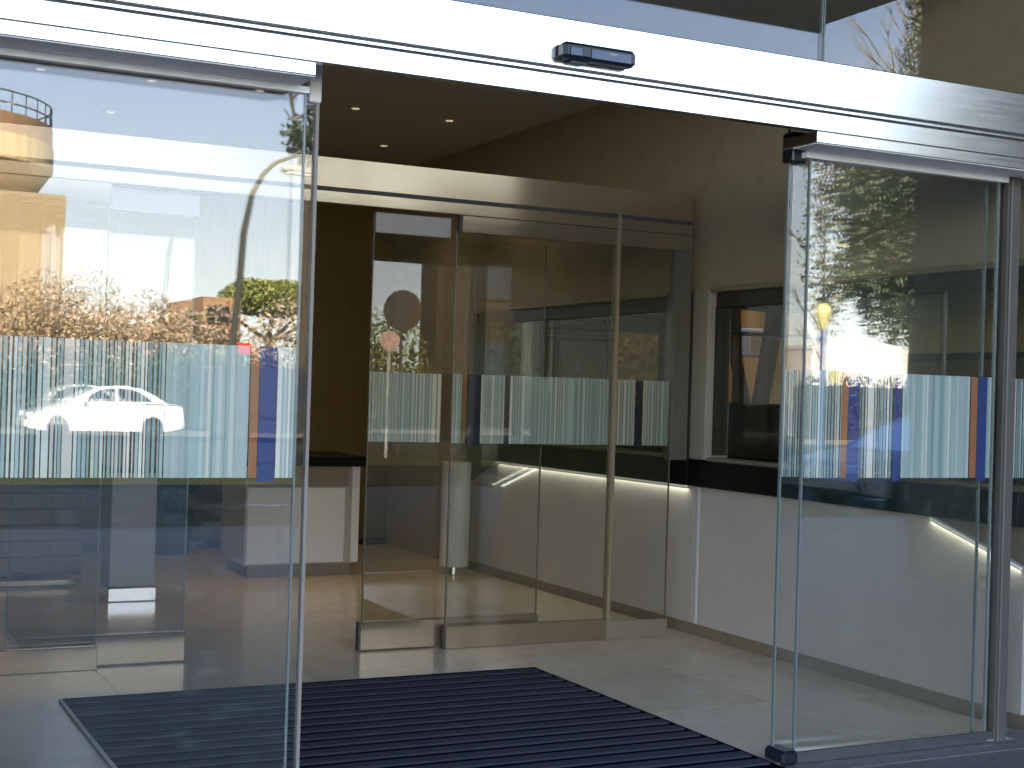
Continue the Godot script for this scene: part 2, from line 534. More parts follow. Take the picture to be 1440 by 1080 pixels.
# a panel van, its back towards -x, wheels on y = 0
func van(called: String, label: String, at: Vector3, paint: Material) -> Node3D:
	var t := thing(called, label, "van", at)
	var st := sb()
	prism(st, PackedVector2Array([Vector2(0.02, 0.32), Vector2(0.0, 0.6), Vector2(0.04, 1.5), Vector2(0.14, 1.92), Vector2(0.4, 1.98), Vector2(2.9, 1.98), Vector2(3.3, 1.90), Vector2(3.85, 1.20), Vector2(4.5, 1.02), Vector2(4.62, 0.85), Vector2(4.62, 0.34), Vector2(4.4, 0.26), Vector2(0.2, 0.26)]), 2, -0.88, 0.88)
	obj("body", st, paint, t)
	for s in [-1.0, 1.0]:
		var d := sb()
		prism(d, PackedVector2Array([Vector2(2.55, 1.20), Vector2(3.72, 1.20), Vector2(3.25, 1.80), Vector2(2.55, 1.82)]), 2, minf(s * 0.875, s * 0.887), maxf(s * 0.875, s * 0.887))
		obj("door_window", d, mats.window_dark, t)
		bx("side_moulding", Vector3(0.05, 0.62, minf(s * 0.88, s * 0.9)), Vector3(4.5, 0.72, maxf(s * 0.88, s * 0.9)), mats.tyre, t, 0.006)
		for x in [0.9, 3.75]:
			wheel(t, Vector3(x, 0.33, s * 0.80), 0.33)
		bx("taillight", Vector3(-0.02, 0.8, s * 0.72), Vector3(0.08, 1.2, s * 0.86), mats.taillight, t, 0.01)
		bx("headlight", Vector3(4.5, 0.72, s * 0.5), Vector3(4.65, 0.9, s * 0.82), mats.headlight, t, 0.02)
		bx("wing_mirror", Vector3(3.5, 1.2, s * 0.9), Vector3(3.62, 1.42, s * 1.08), mats.tyre, t, 0.02)
	bx("rear_bumper", Vector3(-0.08, 0.34, -0.86), Vector3(0.12, 0.56, 0.86), mats.tyre, t, 0.03)
	return t

func downlight(x: float, z: float, label: String) -> void:
	var y := 3.3
	var t := thing("downlight", label, "ceiling light", Vector3(x, y, z), "recessed downlights in the lobby ceiling")
	var st := sb(true)
	tube(st, [Vector3(0, 0, 0), Vector3(0, -0.008, 0)], [0.055, 0.05], 20)
	obj("trim_ring", st, mats.ceiling, t)
	var d := sb()
	cyl(d, Vector3(0, -0.0085, 0), Vector3(0, -0.012, 0), 0.028, 0.026, 16)
	obj("lamp_disc", d, mats.lamp, t)
	var l := SpotLight3D.new()
	l.name = "lamp"
	l.light_energy = 0.030
	l.light_color = Color(1.0, 0.88, 0.68)
	l.light_size = 0.034
	l.spot_angle = 55.0
	l.spot_range = 12.0
	l.spot_attenuation = 2.0
	l.shadow_enabled = true
	l.position = Vector3(0, -0.02, 0)
	l.rotation = Vector3(-PI / 2, 0, 0)
	t.add_child(l)

func led(parent: Node3D, a: Vector3, b: Vector3, energy: float) -> void:
	var st := sb()
	tube(st, [a, b], [0.006, 0.006], 6)
	obj("led_strip_light", st, mats.led, parent)
	var l := AreaLight3D.new()
	l.name = "strip_lamp"
	l.area_size = Vector2((b - a).length(), 0.035)
	l.light_energy = energy
	l.light_color = Color(0.97, 1.0, 0.92)
	l.area_range = 6.0
	l.shadow_enabled = true
	# shines down along -z of the light; its long side lies along a..b
	var xdir := (b - a).normalized()
	var zdir := Vector3(0.25, 1.0, 0.0)
	zdir = (zdir - xdir * zdir.dot(xdir)).normalized()
	l.transform = Transform3D(Basis(xdir, zdir.cross(xdir), zdir), (a + b) / 2.0 - zdir * 0.010)
	parent.add_child(l)

func _ready() -> void:
	rng.seed = 7
	# ---------- camera, sky, sun, exposure ----------
	var cam := Camera3D.new()
	cam.name = "camera"
	add_child(cam)
	cam.position = Vector3(0.0, 1.37, 4.355)
	cam.basis = Basis(Vector3.UP, -0.46431) * Basis(Vector3.RIGHT, 0.00655) * Basis(Vector3.BACK, 0.02989)
	cam.fov = 30.18
	cam.near = 0.05
	cam.far = 900.0
	cam.current = true
	var env := Environment.new()
	env.background_mode = Environment.BG_SKY
	var sm := ProceduralSkyMaterial.new()
	sm.sky_top_color = lin(0.070, 0.135, 0.295)
	sm.sky_horizon_color = lin(0.50, 0.53, 0.45)
	sm.sky_curve = 0.12
	sm.ground_bottom_color = lin(0.10, 0.10, 0.09)
	sm.ground_horizon_color = lin(0.22, 0.24, 0.26)
	var sky := Sky.new()
	sky.sky_material = sm
	env.sky = sky
	env.tonemap_mode = Environment.TONE_MAPPER_LINEAR
	env.tonemap_exposure = 16.5
	env.sdfgi_enabled = true
	env.ssao_enabled = true
	env.ssil_enabled = true
	var we := WorldEnvironment.new()
	we.name = "environment"
	we.environment = env
	add_child(we)
	var sun := DirectionalLight3D.new()
	sun.name = "sun"
	sun.light_energy = 1.2
	sun.light_color = Color(1.0, 0.95, 0.86)
	sun.light_angular_distance = 0.5
	sun.shadow_enabled = true
	add_child(sun)
	sun.look_at_from_position(Vector3.ZERO, Vector3(0.30, -0.62, 0.75), Vector3.UP)

	make_materials()
	setting()
	building()
	entrance()
	inner_doors()
	lobby()
	counter_side()
	office_and_court()
	street()

# ---------- ground, roads ----------
func setting() -> void:
	struct("ground", Vector3(-300, -0.5, -300), Vector3(300, -0.16, 500), mats.earth)
	struct("forecourt", Vector3(-20, -0.15, 0.12), Vector3(30, -0.012, 9.0), mats.paver)
	struct("threshold", Vector3(0.35, -0.15, 0.0), Vector3(8.0, -0.008, 0.12), mats.paver)
	struct("kerb", Vector3(-60, -0.15, 9.0), Vector3(120, -0.008, 9.2), mats.kerb)
	struct("road", Vector3(-60, -0.16, 9.2), Vector3(120, -0.13, 36.0), mats.asphalt)
	struct("median_island", Vector3(-60, -0.13, 16.9), Vector3(120, 0.0, 19.1), mats.earth)
	struct("far_kerb", Vector3(-60, -0.15, 36.0), Vector3(120, 0.0, 36.2), mats.kerb)
	struct("far_pavement", Vector3(-60, -0.15, 36.2), Vector3(120, -0.01, 41.0), mats.pavement)
	for lane in [13.0]:
		for i in 24:
			var o := struct("lane_marking", Vector3(-30 + i * 5.0, -0.13, lane - 0.06), Vector3(-28 + i * 5.0, -0.126, lane + 0.06), mats.paint)
			o.set_meta("group", "dashed lane markings")

# ---------- the entrance building ----------
func building() -> void:
	var floor_ := struct("lobby_floor", Vector3(-5.0, -0.15, -9.5), Vector3(4.72, -0.005, 0.0), mats.skirt)
	var step := 0.9
	for ix in 11:
		for iz in 11:
			var x0 := -5.0 + ix * step + 0.0012
			var z1 := -iz * step - 0.0012
			var tile := sb()
			box(tile, Vector3(x0, -0.005, maxf(z1 - step + 0.0024, -9.5)), Vector3(minf(x0 + step - 0.0024, 4.72), 0.0, z1))
			obj("floor_tile", tile, mats.marble if rng.randf() < 0.6 else mats.marble_b, floor_)
	struct("lobby_ceiling", Vector3(-5.0, 3.3, -9.5), Vector3(4.72, 3.5, 0.0), mats.ceiling)
	var wl := struct("left_lobby_wall", Vector3(-5.1, -0.15, -9.5), Vector3(-5.0, 3.5, 0.0), mats.taupe)
	wl.set_meta("label", "side wall of the lobby far to the left")
	struct("vestibule_left_wall", Vector3(0.10, 0.0, -2.62), Vector3(0.30, 3.3, -0.06), mats.taupe)
	struct("front_wall", Vector3(-5.1, -0.15, -0.06), Vector3(0.32, 3.5, 0.10), mats.facade)
	var t := thing("entrance_building", "dark upper storeys of the building standing over the glass entrance", "building", Vector3(0, 0, 0))
	bx("wall", Vector3(-14, 3.502, -9.6), Vector3(12.2, 13.0, 0.1), mats.facade, t)
	bx("parapet", Vector3(-14.1, 13.0, -9.7), Vector3(12.3, 13.4, 0.3), mats.facade, t)
	for fl in 2:
		for k in 5:
			var y := 6.4 + fl * 3.4
			var f := bx("window", Vector3(-11.5 + k * 4.6, y, 0.1), Vector3(-9.3 + k * 4.6, y + 1.8, 0.14), mats.frame, t)
			bx("pane", Vector3(-11.4 + k * 4.6, y + 0.1, 0.14), Vector3(-9.4 + k * 4.6, y + 1.7, 0.15), mats.window_dark, f)
	var c := thing("canopy", "deep dark canopy slab projecting over the entrance forecourt", "canopy", Vector3(0, 0, 0))
	bx("slab", Vector3(-16, 4.6, 0.102), Vector3(7.75, 5.0, 5.4), mats.soffit, c)
	bx("fascia", Vector3(-16, 4.55, 5.4), Vector3(7.80, 5.05, 5.46), mats.offwhite, c)
	for x in [-13.0, -6.0]:
		var col := sb(true)
		cyl(col, Vector3(x, -0.012, 4.7), Vector3(x, 4.6, 4.7), 0.22, 0.22, 24)
		obj("column", col, mats.facade, c)
	var w := thing("side_wing", "brownish side wing of the building closing the entrance recess on the right", "building", Vector3(0, 0, 0))
	bx("wall", Vector3(8.0, -0.15, 0.102), Vector3(12.2, 9.0, 4.44), mats.facade, w)
	bx("coping", Vector3(7.95, 9.0, 0.11), Vector3(12.25, 9.15, 4.5), mats.offwhite, w)
	struct("recess_wall", Vector3(4.98, -0.15, -0.06), Vector3(8.0, 3.5, 0.10), mats.facade)

# ---------- the outer sliding doors ----------
func entrance() -> void:
	var h := thing("door_header", "wide brushed steel header beam over the outer sliding doors", "door header")
	bx("upper_fascia", Vector3(0.32, 2.466, -0.05), Vector3(4.98, 2.631, 0.162), mats.steel, h, 0.004)
	bx("track_core", Vector3(0.32, 2.424, -0.05), Vector3(4.98, 2.466, 0.154), mats.groove, h)
	bx("groove_strip", Vector3(0.32, 2.447, 0.15), Vector3(4.98, 2.459, 0.162), mats.steel, h, 0.002)
	bx("lower_fascia", Vector3(0.32, 2.371, 0.125), Vector3(4.98, 2.441, 0.1621), mats.steel, h, 0.003)
	bx("side_rail_cover", Vector3(0.32, 2.328, -0.045), Vector3(1.396, 2.3708, 0.160), mats.steel, h, 0.003)
	bx("underside_plate", Vector3(0.32, 2.325, 0.012), Vector3(1.394, 2.3279, 0.157), mats.underside, h)
	bx("underside_plate", Vector3(3.332, 2.325, 0.012), Vector3(4.98, 2.3279, 0.157), mats.underside, h)
	bx("side_rail_cover", Vector3(3.33, 2.328, -0.045), Vector3(4.98, 2.3708, 0.160), mats.steel, h, 0.003)
	var s := thing("door_sensor", "small black motion sensor box mounted on the steel header", "sensor", Vector3(2.37, 2.515, 0.162))
	bx("housing", Vector3(-0.14, -0.028, 0.0), Vector3(0.14, 0.028, 0.055), mats.plastic, s, 0.012)
	bx("sensor_window", Vector3(-0.12, -0.02, 0.05), Vector3(-0.07, 0.012, 0.058), mats.lens, s, 0.003)
	bx("sensor_window", Vector3(-0.04, -0.022, 0.05), Vector3(0.12, 0.014, 0.0575), mats.lens, s, 0.003)
	bx("status_mark", Vector3(0.03, 0.0, 0.0575), Vector3(0.06, 0.006, 0.0585), mats.offwhite, s)
	bx("bracket", Vector3(-0.10, -0.034, 0.0), Vector3(-0.04, -0.026, 0.03), mats.plastic, s)
	# fixed and sliding leaves
	var L := thing("fixed_glass_leaf", "left fixed pane of the outer entrance with striped film and street reflections", "glass panel", Vector3.ZERO, "fixed panes of the outer entrance")
	pane(L, 0.36, 1.42, 0.03, 2.318, 0.0)
	smudge(L, 0.42, 1.40, 0.05, 1.07, 0.0015)
	bx("top_clamp", Vector3(0.36, 2.304, -0.022), Vector3(1.425, 2.3249, 0.012), mats.clamp, L)
	bx("bottom_rail", Vector3(0.36, 0.0, -0.022), Vector3(1.425, 0.035, 0.010), mats.steel, L)
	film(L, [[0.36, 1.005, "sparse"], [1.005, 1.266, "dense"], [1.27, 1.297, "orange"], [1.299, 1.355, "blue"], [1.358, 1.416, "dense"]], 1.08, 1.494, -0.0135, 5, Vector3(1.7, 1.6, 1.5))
	L = thing("sliding_glass_leaf", "left sliding glass door leaf pushed open behind the fixed pane", "glass door", Vector3.ZERO, "sliding leaves of the outer entrance")
	pane(L, 0.40, 1.478, 0.02, 2.42, -0.062)
	bx("bottom_rail", Vector3(0.40, 0.004, -0.080), Vector3(1.478, 0.03, -0.056), mats.steel, L)
	bx("leading_edge_profile", Vector3(1.470, 0.03, -0.082), Vector3(1.481, 2.368, -0.052), mats.alu, L)
	bx("carriage_clip", Vector3(1.444, 2.29, -0.086), Vector3(1.486, 2.42, -0.046), mats.clamp, L, 0.004)
	L = thing("fixed_glass_leaf", "right fixed pane of the outer entrance with two blue film bars", "glass panel", Vector3.ZERO, "fixed panes of the outer entrance")
	pane(L, 3.425, 4.405, 0.04, 2.312, 0.0)
	smudge(L, 3.45, 4.38, 0.06, 1.07, 0.0015)
	bx("top_clamp", Vector3(3.40, 2.300, -0.022), Vector3(4.44, 2.3249, 0.012), mats.clamp, L)
	bx("bottom_rail", Vector3(3.40, -0.006, -0.022), Vector3(4.44, 0.042, 0.012), mats.steel, L, 0.003)
	film(L, [[3.43, 3.62, "sparse"], [3.622, 3.652, "orange"], [3.654, 3.708, "blue"], [3.712, 3.88, "sparse"], [3.885, 3.922, "blue"], [3.928, 4.285, "dense"], [4.29, 4.325, "orange"], [4.328, 4.378, "blue"], [4.38, 4.402, "dense"]], 1.08, 1.494, -0.0135, 9, Vector3(1.5, 1.45, 1.35))
	L = thing("sliding_glass_leaf", "right sliding glass door leaf with black end clips, pushed open", "glass door", Vector3.ZERO, "sliding leaves of the outer entrance")
	pane(L, 3.372, 4.40, 0.02, 2.42, -0.062)
	film(L, [[3.376, 3.60, "sparse"]], 1.08, 1.494, -0.0755, 19, Vector3(1.5, 1.45, 1.35))
	bx("bottom_rail", Vector3(3.42, 0.004, -0.080), Vector3(4.40, 0.03, -0.056), mats.steel, L)
	bx("top_clip", Vector3(3.358, 2.285, -0.090), Vector3(3.425, 2.40, -0.020), mats.plastic, L, 0.006)
	bx("bottom_clip", Vector3(3.352, -0.004, -0.092), Vector3(3.428, 0.05, 0.035), mats.plastic, L, 0.012)
	var P := thing("door_post", "slim steel post at the right end of the outer glass doors", "post")
	bx("post_profile", Vector3(4.455, -0.006, -0.05), Vector3(4.505, 2.328, 0.018), mats.post, P, 0.004)
	bx("glazing_bead", Vector3(4.442, -0.006, -0.02), Vector3(4.4545, 2.327, 0.008), mats.post, P)
	bx("foot_plate", Vector3(4.43, -0.007, -0.07), Vector3(4.53, 0.004, 0.04), mats.steel, P)
	L = thing("side_light_pane", "narrow glass pane between the steel post and the recess wall", "glass panel")
	pane(L, 4.51, 4.975, 0.02, 2.318, 0.0, 0.012, null, false)
	bx("bottom_rail", Vector3(4.51, -0.006, -0.022), Vector3(4.975, 0.03, 0.010), mats.steel, L)
	film(L, [[4.515, 4.97, "sparse"]], 1.08, 1.494, -0.0135, 29, Vector3(1.5, 1.45, 1.35))
	# glass above the header
	var T := thing("transom_pane", "long transom pane over the header reflecting blue sky", "glass panel", Vector3.ZERO, "glass panes above the steel header")
	pane(T, 0.33, 3.468, 2.634, 3.3, 0.0, 0.012, null, true)
	T = thing("transom_pane", "short transom pane over the header reflecting tree branches", "glass panel", Vector3.ZERO, "glass panes above the steel header")
	pane(T, 3.472, 4.97, 2.634, 3.3, 0.0, 0.012, null, true)
	# entrance mat
	var M := thing("entrance_mat", "dark navy ribbed entrance mat lying between the two pairs of doors", "door mat", Vector3(0, 0, 0))
	bx("backing", Vector3(1.03, 0.0005, -1.92), Vector3(3.315, 0.004, 0.10), mats.mat_bar, M)
	for e in [[1.03, 1.042], [3.303, 3.315]]:
		bx("edge_trim", Vector3(e[0], 0.004, -1.92), Vector3(e[1], 0.013, 0.10), mats.underside if e[0] < 2.0 else mats.mat_bar, M)
	bx("edge_trim", Vector3(1.042, 0.004, -1.92), Vector3(3.303, 0.012, -1.90), mats.mat_bar, M)
	var pitch := 0.115
	for i in 17:
		var z0 := -1.885 + i * pitch
		bx("carpet_strip", Vector3(1.044, 0.0042, z0), Vector3(3.301, 0.014, z0 + pitch * 0.56), mats.carpet, M)
		bx("mat_rib", Vector3(1.044, 0.0042, z0 + pitch * 0.58), Vector3(3.301, 0.007, z0 + pitch * 0.96), mats.mat_bar, M)

# ---------- the inner doors ----------
func inner_doors() -> void:
	var z := -2.569
	var h := thing("inner_door_header", "steel header beam over the inner sliding doors, brighter at its left", "door header")
	bx("upper_fascia", Vector3(0.30, 2.392, z - 0.10), Vector3(4.60, 2.546, z + 0.02), mats.steel_in, h, 0.003)
	bx("groove", Vector3(0.30, 2.375, z - 0.10), Vector3(4.60, 2.392, z + 0.012), mats.groove, h)
	bx("lower_fascia", Vector3(0.30, 2.312, z - 0.10), Vector3(4.60, 2.375, z + 0.019), mats.steel_in, h, 0.003)
	var zs := z - 0.045
	var L := thing("inner_fixed_leaf", "left fixed pane of the inner doors with steel rails", "glass panel", Vector3.ZERO, "fixed panes of the inner doors")
	pane(L, 0.30, 1.30, 0.11, 2.22, z, 0.010, mats.glass_in)
	bx("top_rail", Vector3(0.30, 2.215, z - 0.025), Vector3(1.305, 2.312, z + 0.012), mats.steel_in, L, 0.002)
	bx("bottom_rail", Vector3(0.30, 0.0, z - 0.025), Vector3(1.305, 0.112, z + 0.014), mats.steel_in, L, 0.003)
	L = thing("inner_sliding_leaf", "left sliding leaf of the inner doors standing half open", "glass door", Vector3.ZERO, "sliding leaves of the inner doors")
	pane(L, 0.90, 1.735, 0.13, 2.22, zs - 0.03, 0.010, mats.glass_in)
	bx("top_rail", Vector3(0.90, 2.195, zs - 0.05), Vector3(1.745, 2.305, zs - 0.012), mats.white, L, 0.003)
	bx("bottom_rail", Vector3(0.90, 0.006, zs - 0.05), Vector3(1.738, 0.15, zs - 0.012), mats.steel_in, L, 0.003)
	L = thing("inner_sliding_leaf", "right sliding leaf of the inner doors beside the open gap", "glass door", Vector3.ZERO, "sliding leaves of the inner doors")
	pane(L, 2.668, 3.70, 0.15, 2.20, zs - 0.03, 0.010, mats.glass_in, true, mats.edge_in)
	bx("top_rail", Vector3(2.672, 2.192, zs - 0.05), Vector3(3.105, 2.298, zs - 0.010), mats.white_panel, L, 0.003)
	bx("bottom_rail", Vector3(2.655, 0.006, zs - 0.05), Vector3(3.70, 0.152, zs - 0.010), mats.steel_in, L, 0.003)
	bx("end_cap", Vector3(2.645, 0.006, zs - 0.05), Vector3(2.655, 0.152, zs - 0.012), mats.groove, L)
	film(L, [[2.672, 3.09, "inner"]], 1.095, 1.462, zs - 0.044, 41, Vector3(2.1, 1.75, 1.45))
	L = thing("inner_fixed_leaf", "right fixed pane of the inner doors next to the brass coloured post", "glass panel", Vector3.ZERO, "fixed panes of the inner doors")
	pane(L, 3.112, 4.095, 0.11, 2.225, z, 0.010, mats.glass_in, true, mats.edge_in)
	bx("top_rail", Vector3(3.14, 2.222, z - 0.025), Vector3(4.60, 2.312, z + 0.010), mats.steel_in, L, 0.002)
	bx("bottom_rail", Vector3(3.112, 0.0, z - 0.025), Vector3(4.10, 0.118, z + 0.014), mats.steel_in, L, 0.003)
	bx("end_cap", Vector3(3.100, 0.0, z - 0.02), Vector3(3.112, 0.118, z + 0.010), mats.groove, L)
	bx("end_cap", Vector3(3.122, 2.215, z - 0.02), Vector3(3.14, 2.312, z + 0.009), mats.groove, L)
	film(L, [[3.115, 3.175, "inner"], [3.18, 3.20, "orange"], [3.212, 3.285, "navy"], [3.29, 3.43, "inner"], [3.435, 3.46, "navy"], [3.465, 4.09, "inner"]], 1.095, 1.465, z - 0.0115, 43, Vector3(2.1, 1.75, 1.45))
	var P := thing("inner_door_post", "thin brass coloured upright between the inner glass panes", "post")
	bx("upright", Vector3(4.096, 0.0, z - 0.03), Vector3(4.120, 2.40, z + 0.022), mats.trim, P, 0.003)
	L = thing("inner_side_pane", "narrow glass pane between the brass upright and the counter wall", "glass panel")
	pane(L, 4.126, 4.50, 0.10, 2.225, z, 0.010, mats.glass_in, true, mats.edge_in)
	bx("bottom_rail", Vector3(4.126, 0.0, z - 0.022), Vector3(4.51, 0.10, z + 0.008), mats.skirt, L, 0.002)
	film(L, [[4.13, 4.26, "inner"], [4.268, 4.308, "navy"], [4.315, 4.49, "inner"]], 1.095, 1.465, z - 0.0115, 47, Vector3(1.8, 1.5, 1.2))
	var C := thing("counter_wall_jamb", "grey jamb where the inner doors meet the counter wall", "pillar")
	bx("upright", Vector3(4.502, 1.014, z - 0.06), Vector3(4.61, 2.312, z + 0.005), mats.jamb, C, 0.003)

# ---------- lobby ----------
func lobby() -> void:
	var w := thing("wood_back_wall", "dark brown wood panelled wall at the back of the lobby", "wall")
	bx("backing", Vector3(-5.0, 0.0, -7.60), Vector3(4.72, 3.3, -7.47), mats.frame, w)
	for i in 16:
		var x0 := -5.0 + i * 0.6075
		bx("wood_panel", Vector3(x0 + 0.001, 0.06, -7.47), Vector3(x0 + 0.6065, 3.298, -7.44 - 0.0015 * (i % 2)), mats.wood, w)
	bx("skirting", Vector3(-5.0, 0.0, -7.47), Vector3(4.72, 0.06, -7.43), mats.frame, w)
	var c := thing("white_cabinet", "white lobby cabinet with a dark worktop seen past the open door", "cabinet", Vector3(0, 0, 0))
	bx("plinth", Vector3(2.90, 0.0, -6.1), Vector3(3.68, 0.09, -5.56), mats.skirt, c)
	bx("body", Vector3(2.86, 0.09, -6.15), Vector3(3.712, 0.86, -5.52), mats.offwhite, c, 0.003)
	bx("drawer_front", Vector3(2.87, 0.655, -5.52), Vector3(3.63, 0.79, -5.505), mats.skirt, c, 0.003)
	bx("door", Vector3(2.87, 0.10, -5.52), Vector3(3.60, 0.645, -5.50), mats.white, c, 0.004)
	bx("side_strip", Vector3(3.65, 0.10, -5.52), Vector3(3.712, 0.80, -5.50), mats.white, c, 0.003)
	bx("worktop", Vector3(2.82, 0.80, -6.2), Vector3(3.75, 0.875, -5.46), mats.counter, c, 0.006)
	var p := thing("white_pedestal", "pale pedestal with a shiny steel foot behind the left doors", "pedestal", Vector3(1.90, 0, -4.8))
	bx("column", Vector3(-0.14, 0.09, -0.15), Vector3(0.14, 0.80, 0.14), mats.offwhite, p, 0.006)
	bx("foot", Vector3(-0.15, 0.0, -0.15), Vector3(0.15, 0.088, 0.16), mats.steel, p, 0.006)
	bx("cap", Vector3(-0.16, 0.80, -0.16), Vector3(0.16, 0.84, 0.16), mats.counter, p, 0.004)
	var b := thing("slatted_desk", "low grey slatted desk at the left of the lobby", "desk", Vector3(0, 0, 0))
	bx("carcass", Vector3(-0.6, 0.08, -6.1), Vector3(1.72, 0.84, -5.42), mats.frame, b)
	for i in 7:
		bx("slat", Vector3(-0.6, 0.10 + i * 0.105, -5.42), Vector3(1.72, 0.195 + i * 0.105, -5.395), mats.skirt, b, 0.004)
	bx("worktop", Vector3(-0.65, 0.84, -6.15), Vector3(1.76, 0.88, -5.36), mats.counter, b, 0.004)
	bx("foot_rail", Vector3(-0.6, 0.02, -5.40), Vector3(1.72, 0.05, -5.37), mats.steel_in, b)
	var pl := thing("pot_plant", "dark green leafy pot plant against the wood wall", "plant", Vector3(2.72, 0, -7.1))
	var st := sb(true)
	tube(st, [Vector3(0, 0, 0), Vector3(0, 0.34, 0)], [0.13, 0.18], 20)
	obj("pot", st, mats.pot, pl)
	var lf := sb()
	var r := RandomNumberGenerator.new()
	r.seed = 77
	leaves(lf, [[Vector3(0, 0.75, 0), Vector3(0.26, 0.42, 0.26)]], 420, 0.075, [Vector3(0.03, 0.07, 0.02), Vector3(0.05, 0.10, 0.03)], r)
	obj("foliage", lf, mats.leaf, pl)
	var labels := ["downlight above the gap of the inner doors, nearest of the three in plain view", "downlight nearest the counter wall, right of the three in plain view", "downlight deep in the lobby, lowest of the three in plain view",
		"downlight seen through the left glass, fourth from the left edge", "downlight seen through the left glass, highest of its four", "downlight seen through the left glass, right of its four", "downlight seen through the far left glass, lowest one", "downlight seen through the far left glass, upper one"]
	var k := 0
	for q in [[3.362, -4.88], [4.076, -4.90], [4.072, -6.155], [1.934, -6.041], [1.953, -4.798], [2.629, -4.692], [1.267, -6.114], [1.285, -4.867]]:
		downlight(q[0], q[1], labels[k])
		k += 1

# ---------- the counter wall on the right ----------
func counter_side() -> void:
	var X := 4.70
	struct("counter_wall_lower", Vector3(X, 0.0, -5.9), Vector3(X + 0.12, 0.86, -0.06), mats.skirt)
	struct("counter_wall_upper", Vector3(X, 2.0, -9.5), Vector3(X + 0.12, 3.3, -0.06), mats.taupe)
	struct("counter_wall_end", Vector3(X, 0.0, -9.5), Vector3(X + 0.12, 2.0, -5.9), mats.taupe)
	struct("skirting_board", Vector3(X - 0.012, 0.0, -5.9), Vector3(X, 0.07, -0.06), mats.skirt)
	var p := thing("window_pier", "pale wall pier between the two counter windows", "pillar")
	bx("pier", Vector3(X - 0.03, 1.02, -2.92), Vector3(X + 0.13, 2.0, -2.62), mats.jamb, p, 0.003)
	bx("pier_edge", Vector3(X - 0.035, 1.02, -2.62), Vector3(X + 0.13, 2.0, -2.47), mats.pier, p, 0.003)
	var c := thing("reception_counter", "long black reception counter top running through both glass fronts", "counter")
	bx("counter_top", Vector3(4.62, 0.866, -5.72), Vector3(X + 0.45, 1.012, -2.575), mats.counter, c, 0.005)
	bx("counter_top", Vector3(4.62, 0.866, -2.565), Vector3(X + 0.45, 1.012, -0.065), mats.counter, c, 0.005)
	var q := thing("white_counter_front", "white counter front panel in the entrance vestibule", "panel", Vector3.ZERO, "white panels under the black counter")
	var st := sb()
	prism(st, PackedVector2Array([Vector2(-2.50, 0.071), Vector2(-0.065, 0.071), Vector2(-0.065, 0.69), Vector2(-0.61, 0.864), Vector2(-2.50, 0.864)]), 0, X - 0.03, X - 0.002)
	obj("front_panel", st, mats.white_panel, q)
	bx("edge_strip", Vector3(X - 0.034, 0.071, -2.53), Vector3(X - 0.002, 0.864, -2.505), mats.white, q, 0.002)
	led(q, Vector3(X - 0.035, 0.853, -0.63), Vector3(X - 0.035, 0.690, -0.08), 0.0038)
	q = thing("white_counter_front", "white counter front panel beyond the inner glass doors, lit along its top", "panel", Vector3.ZERO, "white panels under the black counter")
	st = sb()
	prism(st, PackedVector2Array([Vector2(-5.67, 0.071), Vector2(-2.56, 0.071), Vector2(-2.56, 0.864), Vector2(-5.18, 0.864), Vector2(-5.67, 0.66)]), 0, X - 0.03, X - 0.002)
	obj("front_panel", st, mats.white_panel, q)
	led(q, Vector3(X - 0.045, 0.858, -5.15), Vector3(X - 0.045, 0.858, -2.62), 0.013)
	var e := thing("counter_end_post", "round white post with a steel foot at the far end of the counter", "post", Vector3(4.45, 0, -5.42))
	var cs := sb(true)
	tube(cs, [Vector3(0, 0.06, 0), Vector3(0, 0.84, 0)], [0.11, 0.11], 24)
	obj("shaft", cs, mats.white, e)
	cs = sb(true)
	tube(cs, [Vector3(0, 0.0, 0), Vector3(0, 0.06, 0)], [0.04, 0.035], 16)
	obj("foot", cs, mats.steel, e)
	# windows above the counter
	for wv in [[-2.465, -0.07, "dark framed window over the counter in the vestibule", [-0.66]], [-5.75, -2.925, "dark framed window over the counter seen through the inner glass", [-4.62, -3.75]]]:
		var w := thing("counter_window", wv[2], "window", Vector3.ZERO, "windows above the reception counter")
		var g := sb()
		quad(g, Vector3(X + 0.05, 1.05, wv[0]), Vector3(X + 0.05, 1.05, wv[1]), Vector3(X + 0.05, 1.97, wv[1]), Vector3(X + 0.05, 1.97, wv[0]), Vector3(-1, 0, 0))
		obj("pane", g, mats.glass_in, w)
		bx("sill", Vector3(X - 0.02, 1.014, wv[0]), Vector3(X + 0.12, 1.035, wv[1]), mats.skirt, w, 0.002)
		bx("head_trim", Vector3(X - 0.025, 1.985, wv[0]), Vector3(X + 0.12, 2.012, wv[1]), mats.trim, w, 0.002)
		bx("head_frame", Vector3(X + 0.02, 1.90, wv[0]), Vector3(X + 0.10, 1.985, wv[1]), mats.frame, w)
		for m in wv[3]:
			bx("mullion", Vector3(X + 0.044, 1.05, m - 0.007), Vector3(X + 0.058, 1.90, m + 0.007), mats.alu if wv[3].size() == 1 else mats.frame, w)
		for m in [wv[0], wv[1] - 0.02]:
			bx("jamb", Vector3(X + 0.015, 1.05, m), Vector3(X + 0.105, 1.90, m + 0.02), mats.frame, w)

